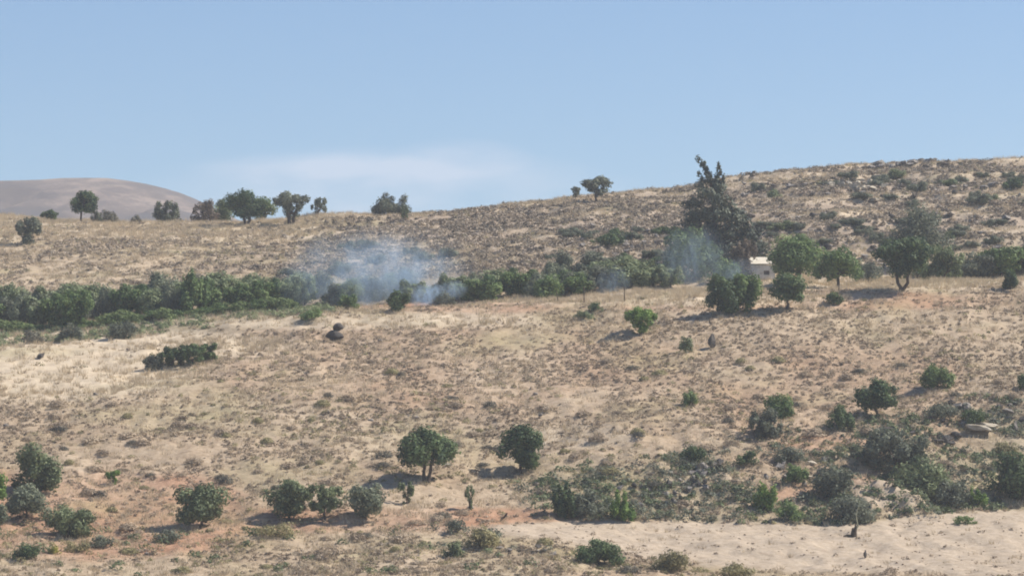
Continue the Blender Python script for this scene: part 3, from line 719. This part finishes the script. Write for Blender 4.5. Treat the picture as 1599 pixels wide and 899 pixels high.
B('pale grey-green cushion bush under the lowest left olive tree', 122, 862, 40, 18, 'dome', 'sage')
B('dark grey-green cushion bush under the lowest left olive tree', 158, 855, 42, 20, 'dome', 'slate')
B('grey-green low bush below the round terrace olive tree', 262, 847, 42, 20, 'dome', 'slate')
B('yellow flowering tuft in the bottom left corner', 86, 864, 20, 14, 'dome', 'yellow')
B('olive low bush on the foreground below the dense terrace tree', 430, 838, 58, 22, 'dome', 'sage')
# foreground and bank
B('dark tufted bush at the bottom middle of the foreground', 707, 870, 38, 26, 'dome', 'olive', dens=1.2)
B('dark green matted bush lowest in the foreground by the sandy field', 936, 881, 76, 38, 'dome', 'dark', dens=1.5)
B('grey-green bush above the dark tufted one in the foreground', 752, 854, 54, 34, 'dome', 'sage')
B('grey rounded bush by the black stick on the foreground', 715, 832, 36, 22, 'dome', 'slate')
B('olive low bush cut by the bottom frame edge', 1045, 893, 60, 34, 'dome', 'sage')
B('olive bush at the lower border of the sandy field', 1150, 899, 60, 22, 'dome', 'sage')
B('upright dark spiky bush on the left end of the bank', 882, 806, 38, 54, 'spiky', 'dark', dens=1.3)
B('dark grey-green bush at the foot of the bank', 915, 809, 56, 44, 'dome', 'slate', dens=1.3)
B('bright green leafy bush at the foot of the bank', 972, 813, 38, 46, 'spiky', 'bright', dens=1.2, nclump=14)
B('dark bush on top of the rocky bank', 1084, 722, 42, 26, 'dome', 'dark')
B('dark rounded bush right of the rocks on the bank', 1166, 727, 36, 24, 'dome', 'dark')
B('dark low bush near the white stones of the bank', 1232, 722, 48, 26, 'dome', 'slate')
B('bright green plant above the sandy field on the bank', 1194, 797, 36, 44, 'spiky', 'bright', dens=1.2, nclump=12)
B('small bright green bush by the bright green plant on the bank', 1232, 812, 44, 28, 'dome', 'mid')
B('mid green bush beside bare red soil on the bank', 1242, 757, 42, 32, 'dome', 'mid')
B('grey-green bush above the pale earth mound', 1300, 776, 62, 50, 'dome', 'slate')
B('dark purple-grey bush in front of the pale earth mound', 1330, 816, 74, 42, 'dome', 'slate', dens=1.4)
B('large grey-green bush in the middle of the right bank', 1398, 734, 104, 62, 'open', 'slate', dens=1.3)
B('large tangled green bush below the middle of the right bank', 1440, 776, 96, 60, 'dome', 'olive', dens=1.1)
B('grey-green bush on the lower right bank above the field edge', 1490, 790, 60, 40, 'dome', 'slate')
B('bright green sprig at the right end of the bank', 1528, 796, 26, 36, 'spiky', 'bright', dens=1.1, nclump=8)
B('big dark shaded bush at the right end of the bank', 1582, 778, 76, 72, 'dome', 'dark', dens=1.4)
B('dark bush above the pale slab rocks', 1522, 662, 42, 24, 'dome', 'dark')
B('dark scrub patch right of the leaning small tree', 1470, 652, 56, 22, 'dome', 'slate')
B('yellow-green tuft on the right bank', 1572, 712, 44, 22, 'dome', 'sage')
B('uprooted green brush lying on the sandy field', 1507, 818, 38, 13, 'open', 'mid', dens=1.4)
# juniper-like clump on the crest
for a in (('small grey-green bush left end of the dark crest clump', 238, 578, 28, 24, 'dome', 'slate'),
          ('dark green bush second from the left in the crest clump', 269, 573, 50, 32, 'open', 'dark'),
          ('tallest dark bush of the crest clump', 299, 570, 40, 34, 'vase', 'dark'),
          ('dark bush right end of the crest clump', 323, 563, 32, 28, 'open', 'dark')):
    B(*a, dens=1.7, nclump=14)
# dry grey bushes in front of the hedge
B('grey bush in front of the hedge nearest the left frame edge', 50, 535, 38, 20, 'dome', 'grey')
B('grey-blue rounded bush second in front of the hedge', 111, 532, 38, 27, 'dome', 'slate')
B('grey-blue tussocky bush third in front of the hedge', 193, 529, 46, 28, 'dome', 'slate')
B('low dark green bush where the hedge meets the smoke', 488, 499, 44, 18, 'dome', 'mid')

# the hedge in the hollow: single bushes of a few kinds, copied
proto = []
for k, (sh, mt, W, H) in enumerate((('round','hedge',2.4,2.3), ('dome','silver',2.6,2.2), ('round','mid',2.2,2.4), ('open','hedge',2.4,2.4), ('dome','slate',2.6,2.1), ('round','hedge',2.3,2.2), ('dome','mid',2.0,1.2), ('dome','fresh',1.8,0.9))):
    proto.append([plant_meshes('hedge_bush', W, H, sh, mt, cb=0.04, seed=300+k, dens=1.25, crown_name='foliage'), None, W, H])
def hedge(k, px, d, wpx, hpx, label, group, rr):
    (cm, tm), root, W, H = proto[k]
    x, y, z = atd(px, d); s = y/F
    if root is None:
        root = link('shrub', None); link('stem', tm, root); link('foliage', cm, root); proto[k][1] = root
        o = root
    else: o = copy_tree(root)
    o.location = (x, y, z-0.03); o.rotation_euler = (0, 0, rr.uniform(-0.5, 0.5))
    o.scale = (wpx*s/W, wpx*s/W, hpx*s/H)
    tag(o, label, 'shrub', group)
rr = random.Random(4)
G1 = 'bushes of the green hedge left of the smoke'
for i in range(24):                                           # back row
    px = -25+i*22+rr.uniform(-6, 6)
    hedge(rr.choice([0, 0, 1, 3, 4, 5]), px, 288+rr.uniform(-1.5, 1.5), rr.uniform(34, 56), rr.uniform(30, 46)*(1.0 if px < 400 else 0.9), 'grey-green bush in the back of the leafy hedge left of the smoke', G1, rr)
for i in range(20):                                           # middle row
    px = -20+i*26+rr.uniform(-7, 7)
    hedge(rr.choice([0, 1, 2, 2, 3, 4]), px, 283+rr.uniform(-1.2, 1.2), rr.uniform(34, 52), rr.uniform(34, 50), 'green bush in the middle of the leafy hedge left of the smoke', G1, rr)
for i in range(22):                                           # low front growth
    px = -20+i*23+rr.uniform(-7, 7)
    hedge(rr.choice([6, 7, 7, 6]), px, 279+rr.uniform(-0.8, 0.8), rr.uniform(30, 48), rr.uniform(12, 22), 'low bright bush along the front of the leafy hedge left of the smoke', 'low bushes in front of the hedge', rr)
T('dark-topped bushy tree sticking up behind the hedge at the left', 123, 470, 36, 36, 'dome', 'dark', d=291, dens=1.4)
T('tallest green tree in the hedge left of the smoke', 300, 503, 52, 66, 'spiky', 'mid', d=281, dens=1.3, nclump=18)
T('green tree with forked stems in the left part of the hedge', 118, 515, 54, 60, 'vase', 'mid', d=279, cb=0.12, dens=1.1)
B('dark rounded bush on the upper left of the hedge', 236, 466, 34, 24, 'dome', 'dark', d=290)
G2 = 'bushes standing in the smoke'
for i in range(13):
    px = 505+i*18+rr.uniform(-5, 5)
    hedge(rr.choice([0, 1, 3, 4, 4]), px, rr.choice([281, 284, 287]), rr.uniform(34, 50), rr.uniform(26, 42), 'dull green bush veiled by the drifting smoke', G2, rr)
B('clear dark green bush standing in front of the smoke', 622, 486, 34, 32, 'dome', 'dark', dens=1.5)
B('low green bush at the lower edge of the smoke', 543, 487, 34, 24, 'dome', 'mid', d=277)
B('bluish low bush at the right edge of the smoke', 690, 476, 40, 26, 'dome', 'slate', d=277)
G3 = 'bushes right of the smoke'
for i in range(11):
    px = 728+i*17+rr.uniform(-4, 4)
    hedge(rr.choice([2, 0, 1, 2]), px, rr.choice([280, 283, 286]), rr.uniform(38, 56), rr.uniform(30, 44), 'green sunlit bush in the hedge right of the smoke', G3, rr)
B('rounded sunlit green bush with a dark left side right of the smoke', 856, 468, 44, 38, 'dome', 'mid', d=278, dens=1.4)
G4 = 'grey-blue bushes left of the conifer'
for i in range(13):
    px = 878+i*14+rr.uniform(-4, 4)
    hedge(rr.choice([4, 4, 0, 3]), px, rr.choice([281, 285, 289]), rr.uniform(38, 60), rr.uniform(30, 48), 'grey-blue bush in the hedge between the fence posts and the conifer', G4, rr)
G5 = 'low bushes at the foot of the right trees'
for i in range(9):
    px = 1440+i*20+rr.uniform(-5, 5)
    hedge(rr.choice([1, 4, 5]), px, 287+rr.uniform(-1, 1), rr.uniform(34, 50), rr.uniform(20, 32), 'low grey-green bush behind the right row of trees', G5, rr)

# single bushes on the far slope
Bm = [plant_meshes('slope_bush', 1.6, 1.1, 'dome', mt, seed=400+i, dens=1.4, crown_name='foliage') for i, mt in enumerate(('slate', 'olive', 'dark'))]
fb = [None]*3
def slope_bush(k, px, row, wpx, hpx, label, group):
    x, y, z = at(px, row, 288); s = y/F
    if fb[k] is None:
        o = link('shrub', None); link('stem', Bm[k][1], o); link('foliage', Bm[k][0], o); fb[k] = o
    else: o = copy_tree(fb[k])
    o.location = (x, y, z-0.03); o.scale = (wpx*s/1.6, wpx*s/1.6, hpx*s/1.1); o.rotation_euler = (0, 0, rr.uniform(0, 6))
    tag(o, label, 'shrub', group)
slope_bush(2, 956, 384, 40, 22, 'dark bush by a pale rock on the far slope left of the conifer', None)
slope_bush(0, 1184, 300, 24, 16, 'dark rounded bush high on the far slope right of the conifer spires', None)
slope_bush(2, 1583, 296, 36, 18, 'dark oval bush near the top of the slope at the right frame edge', None)
slope_bush(0, 1432, 300, 34, 16, 'grey-green bush below the pale rock outcrop on the right slope', None)
for px, row in ((452,432),(470,440),(540,392),(572,388),(588,412),(640,400),(660,410),(700,402),(610,440),(528,430)):
    slope_bush(0, px+rr.uniform(-3, 3), row, rr.uniform(26, 38), rr.uniform(14, 22), 'dark grey bush on the far slope just above the smoke', 'grey bushes above the smoke')
for i in range(34):
    px = rr.uniform(860, 1060); row = rr.uniform(365, 430)
    slope_bush(rr.choice([0, 0, 0, 2]), px, row, rr.uniform(18, 36), rr.uniform(9, 17), 'dark grey bush on the stony far slope left of the conifer', 'grey bushes on the far slope')
for i in range(60):
    px = rr.uniform(1180, 1610); row = rr.choice([285, 318, 352, 384, 372])+rr.uniform(-8, 8)
    slope_bush(rr.choice([0, 0, 0, 1]), px, row, rr.uniform(18, 40), rr.uniform(8, 16), 'dark low bush on the terraced rocky slope at right', 'dark bushes on the terraced slope')

# larger thorny cushions near the camera
cush = []
r_ = np.random.default_rng(77)
for i in range(5):
    mt = ('thorn', 'thorn', 'sage', 'grey', 'thorn')[i]
    cush.append(tussocks('cushion_shrub', (np.zeros(1), np.zeros(1), np.zeros(1)), np.array([0.5]), np.array([0.42]), 420, 0.075, 0.03, mt, r_))
n_c = 0
while n_c < 170:
    px = rr.uniform(0, 1599); row = rr.uniform(560, 895)
    x, y, z = at(px, row)
    if y > 264: continue
    q = masks(np.array([px]), np.array([row]), np.array([x]), np.array([y]))
    if q[2][0] > 0.3 or (row < 640 and q[0][0] > 0.6): continue
    if any((x-a)**2+((y-b)*0.6)**2 < (c+0.5)**2 for a, b, c in USED): continue
    o = link('cushion_shrub', cush[n_c % 5], loc=(x, y, z-0.02)); k = rr.uniform(0.6, 1.15)
    o.scale = (k*rr.uniform(0.9, 1.5), k, k*rr.uniform(0.7, 1.1)); o.rotation_euler = (0, 0, rr.uniform(0, 6))
    if row > 825: lb, g = 'low thorny cushion shrub on the foreground below the terrace track', 'cushion shrubs of the foreground'
    elif px > 860 and row > 690: lb, g = 'low thorny cushion shrub among the stones of the right bank', 'cushion shrubs of the bank'
    else: lb, g = 'low thorny cushion shrub scattered on the open tan slope', 'cushion shrubs of the open slope'
    tag(o, lb, 'shrub', g); n_c += 1

# ------------------------------------------------------------------ rocks
RM = {'pointed': [rock_mesh('pointed_rock', 66, 'darkstone', 3, 0.65)]}
RM.update({mt: [rock_mesh('rock_'+mt, 70+i+10*j, mt, 3, 0.65) for i in range(4)] for j, mt in enumerate(('stone', 'pale', 'darkstone'))})
def rock(px, row, wpx, hpx, mt, label, group=None, d=None, up=0.0, yaw=None, tilt=0.0, name='rock'):
    x, y, z = at(px, row) if d is None else atd(px, d)
    s = y/F; o = link(name, rr.choice(RM[mt]), loc=(x, y, z+up*s+hpx*s*0.40))
    W, Hh = wpx*s/2, hpx*s/2
    o.scale = (W, W*0.9, Hh/0.65); o.rotation_euler = (tilt*0.3, tilt, rr.uniform(0, 6) if yaw is None else yaw)
    if abs(tilt) > 0.01: o.rotation_euler = (0, tilt, rr.uniform(-0.3, 0.3))
    return tag(o, label, 'rock', group)
rock(522, 531, 29, 17, 'darkstone', 'dark lower boulder of the two stacked at the crest of the slope', yaw=0.2, name='boulder')
rock(527, 531, 20, 13, 'darkstone', 'dark rounded boulder on top of another at the crest of the slope', up=14.5, yaw=1.0, name='boulder')
rock(1109, 546, 22, 28, 'pointed', 'pointed dark rock standing alone on the upper slope', yaw=0.0, name='boulder')
rock(63, 560, 16, 10, 'darkstone', 'small dark leaning stone in the pale grass at far left', tilt=-0.6)
rock(1350, 872, 10, 15, 'pointed', 'small dark stump-like stone on the sandy field', yaw=0.1)
rock(255, 437, 14, 7, 'pale', 'white stone lying above the left hedge')
rock(700, 728, 12, 5, 'pale', 'flat white stone right of the umbrella-crowned tree')
rock(650, 446, 9, 8, 'pale', 'small white stone above the smoke')
for i in range(26):
    px = 1340+rr.gauss(0, 22); row = 293+rr.gauss(0, 6)
    rock(px, row, rr.uniform(9, 18), rr.uniform(6, 10), 'pale', 'pale cream rock of the outcrop near the top of the right slope', 'pale rocks of the outcrop')
for i in range(16):
    px = 1345+i*8.5+rr.uniform(-3, 3)
    rock(px, 0, rr.uniform(10, 20), rr.uniform(5, 10), 'stone', 'grey boulder in the line along the right skyline', 'boulders along the skyline', d=374+rr.uniform(-2, 1))
for i in range(70):
    px = rr.uniform(1150, 1610); row = rr.choice([290, 306, 340, 362, 392])+rr.uniform(-5, 5)
    rock(px, row, rr.uniform(7, 18), rr.uniform(4, 9), rr.choice(['stone', 'stone', 'darkstone']), 'grey rock on the terraced slope at right', 'rocks of the terraced slope')
for i in range(16):
    px = 1345+rr.uniform(-28, 40); row = 408+rr.uniform(-9, 9)
    rock(px, row, rr.uniform(7, 14), rr.uniform(4, 8), 'stone', 'grey rock in the heap above the light green tree', 'rocks heaped above the row of trees')
for i in range(26):
    px = rr.uniform(900, 1060); row = rr.uniform(350, 420)
    rock(px, row, rr.uniform(8, 18), rr.uniform(5, 9), 'stone', 'grey rock on the stony far slope left of the conifer', 'rocks of the far slope')
for cx, cy, n_, sx, sy in ((1092, 742, 16, 18, 13), (1046, 768, 22, 22, 14), (1222, 742, 10, 26, 16)):
    for i in range(n_):
        rock(cx+rr.gauss(0, sx), cy+rr.gauss(0, sy), rr.uniform(7, 16), rr.uniform(6, 13), rr.choice(['stone', 'stone', 'darkstone', 'stone']), 'grey jagged rock in the stone heaps on the bank above the sandy field', 'jagged rocks of the bank')
for px, row, a, b in ((1048,742,9,8),(1062,745,8,7),(1276,772,8,12),(1268,726,16,7),(1264,748,10,6),(1352,715,6,6),(1372,682,5,16),(1042,788,18,7),(963,744,5,8),(946,742,4,7)):
    rock(px, row, a, b, 'pale', 'small white stone among the scrub of the bank', 'white stones of the bank')
rock(1532, 676, 46, 12, 'pale', 'long pale slab rock with a dark hollow beneath on the right', yaw=0.1, tilt=0.12, name='slab_rock')
rock(1540, 668, 40, 9, 'pale', 'upper pale slab rock lying on the long one', yaw=0.0, tilt=0.05, name='slab_rock')
rock(1511, 664, 6, 16, 'pale', 'white upright stone beside the pale slab rocks', yaw=0.3)
rock(1586, 676, 7, 20, 'stone', 'thin grey upright stone near the right frame edge', yaw=0.3)
for i in range(34):
    rock(rr.uniform(1380, 1605), rr.uniform(630, 760), rr.uniform(8, 24), rr.uniform(5, 11), rr.choice(['stone', 'darkstone']), 'grey rock on the scrubby right bank', 'grey rocks of the right bank')
for i in range(9):
    rock(835+rr.gauss(0, 28), 862+rr.gauss(0, 4), rr.uniform(7, 16), rr.uniform(4, 6), 'stone', 'flat grey stone in the foreground beside the dark tufted bush', 'flat stones of the foreground')

# ------------------------------------------------------------------ posts, sticks, stump
def pole(name, label, cat, p0, p1, rad, mat='wood', taper=0.75, extra=()):
    x, y, z = p0; v = np.array(p1)-np.array(p0); r = np.random.default_rng(int(x*100) % 9999+3)
    pts = bend((0, 0, -0.1), v, r, 6, 0.012)
    paths = [(pts, np.linspace(rad, rad*taper, 6))]+list(extra)
    tv, tf = tubes(paths, 7)
    top = list(range(len(tv)))[5*7:6*7]
    o = link(name, make_mesh(name, tv, tf, M[mat], smooth=True), loc=(x, y, z)); return tag(o, label, cat)
def up(px, row, h, lean=0.0):
    p = at(px, row); s = p[1]/F; return p, (p[0]+lean*s, p[1], p[2]+h*s)
pole('fence_post', 'thin wooden post left of the hazy blue smoke wisp, in dry grass', 'post', *up(912, 473, 26), 0.045)
pole('fence_post', 'thin wooden post in the dry grass nearest the tall conifer', 'post', *up(975, 471, 24), 0.045)
pole('fence_post', 'short crooked post left of the two thin wooden posts', 'post', *up(872, 473, 18, -3), 0.04)
pole('fence_post', 'thin pale pole standing in the grass right of the light green tree', 'post', *up(1310, 456, 22), 0.03)
pole('stick', 'black stick leaning out of the ground at the track edge', 'stick', *up(779, 814, 12, 13), 0.07)
M['shoot'] = noisy_mat('pale_shoot_bark', [(0.20,0.20,0.13),(0.34,0.32,0.22)], 5)
p0, p1 = up(1333, 838, 20, 2); s = p0[1]/F
o = link('cut_stump', None, loc=p0); tag(o, 'dark cut stump with a thin bare shoot on the sandy field', 'stump')
tv, tf = tubes([([(0, 0, -0.1), (0.02, 0, 0.25), (0.05, 0, 0.5)], [0.22, 0.17, 0.15]), ([(-0.1, 0, 0.02), (-0.4, -0.05, 0.06), (-0.62, -0.1, 0.02)], [0.1, 0.07, 0.03]), ([(0.05, 0, 0.3), (0.12, 0, 0.6), (0.1, 0, 0.72)], [0.1, 0.06, 0.02])], 8)
link('stump_body', make_mesh('stump_body', tv, tf, M['wood'], smooth=True), o)
tv, tf = tubes([(bend((0.1, 0, 0.25), (0.3, 0.1, 1.75), np.random.default_rng(3), 5, 0.03), [0.05, 0.045, 0.04, 0.03, 0.02])], 6)
link('shoot', make_mesh('shoot', tv, tf, M['shoot'], smooth=True), o)

# ------------------------------------------------------------------ small white hut among the trees
import bmesh
def boxes(name, lst, mat, parent, bev=0.02):
    bm = bmesh.new()
    for (x0, x1, y0, y1, z0, z1) in lst:
        q = bmesh.ops.create_cube(bm, size=1.0)['verts']
        for v in q: v.co = (x0+(v.co.x+0.5)*(x1-x0), y0+(v.co.y+0.5)*(y1-y0), z0+(v.co.z+0.5)*(z1-z0))
    bmesh.ops.bevel(bm, geom=list(bm.edges), offset=bev, segments=1, affect='EDGES')
    me = bpy.data.meshes.new(name); bm.to_mesh(me); bm.free(); me.materials.append(M[mat])
    return link(name, me, parent)
hx, hy, hz = atd(1190, 286); s = hy/F
hut = link('hut', None, loc=(hx, hy, hz)); tag(hut, 'small white hut with a cream roof among the trees right of the conifer', 'hut')
ztop = math.tan(PITCH+math.atan((449.5-414)/F))*hy-hz      # wall top
W2 = 1.05
wl = boxes('wall', [(-W2, 0.16, 0, 0.2, 0, ztop), (0.60, W2, 0, 0.2, 0, ztop), (0.16, 0.60, 0, 0.2, 0, ztop-0.75), (0.16, 0.60, 0, 0.2, ztop-0.42, ztop),
                    (-W2, -W2+0.2, 0.2, 1.9, 0, ztop), (W2-0.2, W2, 0.2, 1.9, 0, ztop), (-W2+0.2, W2-0.2, 1.9, 2.1, 0, ztop)], 'plaster', hut, 0.012)
boxes('opening', [(0.16, 0.60, 0.12, 0.16, ztop-0.75, ztop-0.42)], 'dim', wl, 0.004)  # solid panel closing the wall hole, interior shade put into its colour
rf = boxes('roof', [(-W2-0.08, W2+0.1, 0, 2.2, 0, 0.09)], 'roofing', hut, 0.015)
rf.location = (0, -0.12, ztop+0.03); rf.rotation_euler = (math.radians(17), 0, 0)

# ------------------------------------------------------------------ smoke and haze
def smoke_mat(name, dens, col, scale, thr):
    m = bpy.data.materials.new(name); m.use_nodes = True; n = m.node_tree.nodes; l = m.node_tree.links; n.clear()
    o = n.new('ShaderNodeOutputMaterial'); pv = n.new('ShaderNodeVolumePrincipled'); l.new(pv.outputs[0], o.inputs['Volume'])
    pv.inputs['Color'].default_value = (*col, 1); pv.inputs['Anisotropy'].default_value = 0.0
    tc = n.new('ShaderNodeTexCoord'); gr = n.new('ShaderNodeTexGradient'); gr.gradient_type = 'SPHERICAL'; l.new(tc.outputs['Object'], gr.inputs[0])
    nz = n.new('ShaderNodeTexNoise'); nz.inputs['Scale'].default_value = scale; nz.inputs['Detail'].default_value = 5; nz.inputs['Roughness'].default_value = 0.66; nz.inputs['Distortion'].default_value = 0.8
    mp = n.new('ShaderNodeMapping'); mp.inputs['Rotation'].default_value = (0, 0.5, 0); mp.inputs['Scale'].default_value = (1.5, 1, 0.8)
    l.new(tc.outputs['Object'], mp.inputs[0]); l.new(mp.outputs[0], nz.inputs['Vector'])
    mr = n.new('ShaderNodeMapRange'); mr.interpolation_type = 'SMOOTHSTEP'; mr.inputs[1].default_value = thr; mr.inputs[2].default_value = thr+0.3; l.new(nz.outputs['Fac'], mr.inputs[0])
    a = n.new('ShaderNodeMath'); a.operation = 'MULTIPLY'; l.new(gr.outputs['Fac'], a.inputs[0]); l.new(mr.outputs[0], a.inputs[1])
    b = n.new('ShaderNodeMath'); b.operation = 'MULTIPLY'; l.new(a.outputs[0], b.inputs[0]); b.inputs[1].default_value = dens*0.95; l.new(b.outputs[0], pv.inputs['Density'])
    return m
def puff(px, row, d, wpx, hpx, depth, dens, scale, thr, seed, label, rot=0.0):
    r = ray(px, row); x, y, z = r*(d/r[1]); s = d/F
    bm = bmesh.new(); bmesh.ops.create_icosphere(bm, subdivisions=3, radius=1.0); me = bpy.data.meshes.new('smoke'); bm.to_mesh(me); bm.free()
    me.materials.append(smoke_mat('smoke_puff', dens, (0.60, 0.79, 1.0), scale, thr))
    o = link('smoke', me, loc=(x, y, z)); o.scale = (wpx*s/2, depth, hpx*s/2); o.rotation_euler = (0, rot, 0)
    return tag(o, label, 'smoke', kind='stuff')
puff(560, 436, 281, 280, 170, 3.2, 0.44, 2.2, 0.39, 1, 'blue-white smoke drifting over the hedge on the left of the fire')
puff(648, 436, 282, 200, 135, 3.0, 0.44, 2.6, 0.41, 2, 'blue-white smoke drifting over the hedge on the right of the fire', 0.3)
puff(670, 464, 277, 70, 50, 1.0, 2.6, 2.4, 0.38, 3, 'dense blue smoke at its source beside the hedge')
puff(600, 425, 284, 330, 170, 3.0, 0.10, 1.4, 0.30, 8, 'thin veil of smoke spreading over the slope above the hedge')
puff(708, 452, 278, 50, 34, 1.0, 1.0, 1.8, 0.35, 4, 'thin smoke trail right of the source')
puff(1082, 405, 280, 130, 120, 2.0, 0.30, 2.4, 0.38, 5, 'blue smoke in front of the tall conifer')
puff(958, 442, 279, 66, 56, 1.5, 0.38, 2.0, 0.38, 6, 'faint blue smoke wisp behind the fence posts')
puff(1150, 424, 282, 90, 50, 1.5, 0.35, 1.8, 0.36, 7, 'faint smoke between the conifer and the white hut')

hz_m = bpy.data.materials.new('haze_air'); hz_m.use_nodes = True; n = hz_m.node_tree.nodes; l = hz_m.node_tree.links; n.clear()
o = n.new('ShaderNodeOutputMaterial'); pv = n.new('ShaderNodeVolumePrincipled'); l.new(pv.outputs[0], o.inputs['Volume'])
pv.inputs['Color'].default_value = (0.80, 0.88, 1.0, 1); pv.inputs['Density'].default_value = 0.00028; pv.inputs['Anisotropy'].default_value = 0.2
zlo, zhi = float(gv[:, 2].min())-1.0, float(max(gv[:, 2].max(), 45))+3.0
x0, x1, y0, y1 = gx[0]-5, gx[-1]+5, gy[0]-5, gy[-1]+5
bm = bmesh.new(); q = bmesh.ops.create_cube(bm, size=1.0)['verts']
for v in q: v.co = (x0+(v.co.x+0.5)*(x1-x0), y0+(v.co.y+0.5)*(y1-y0), zlo+(v.co.z+0.5)*(zhi-zlo))
me = bpy.data.meshes.new('haze'); bm.to_mesh(me); bm.free(); me.materials.append(hz_m)
tag(link('haze', me), 'thin bluish air between the camera and the hills', kind='stuff')
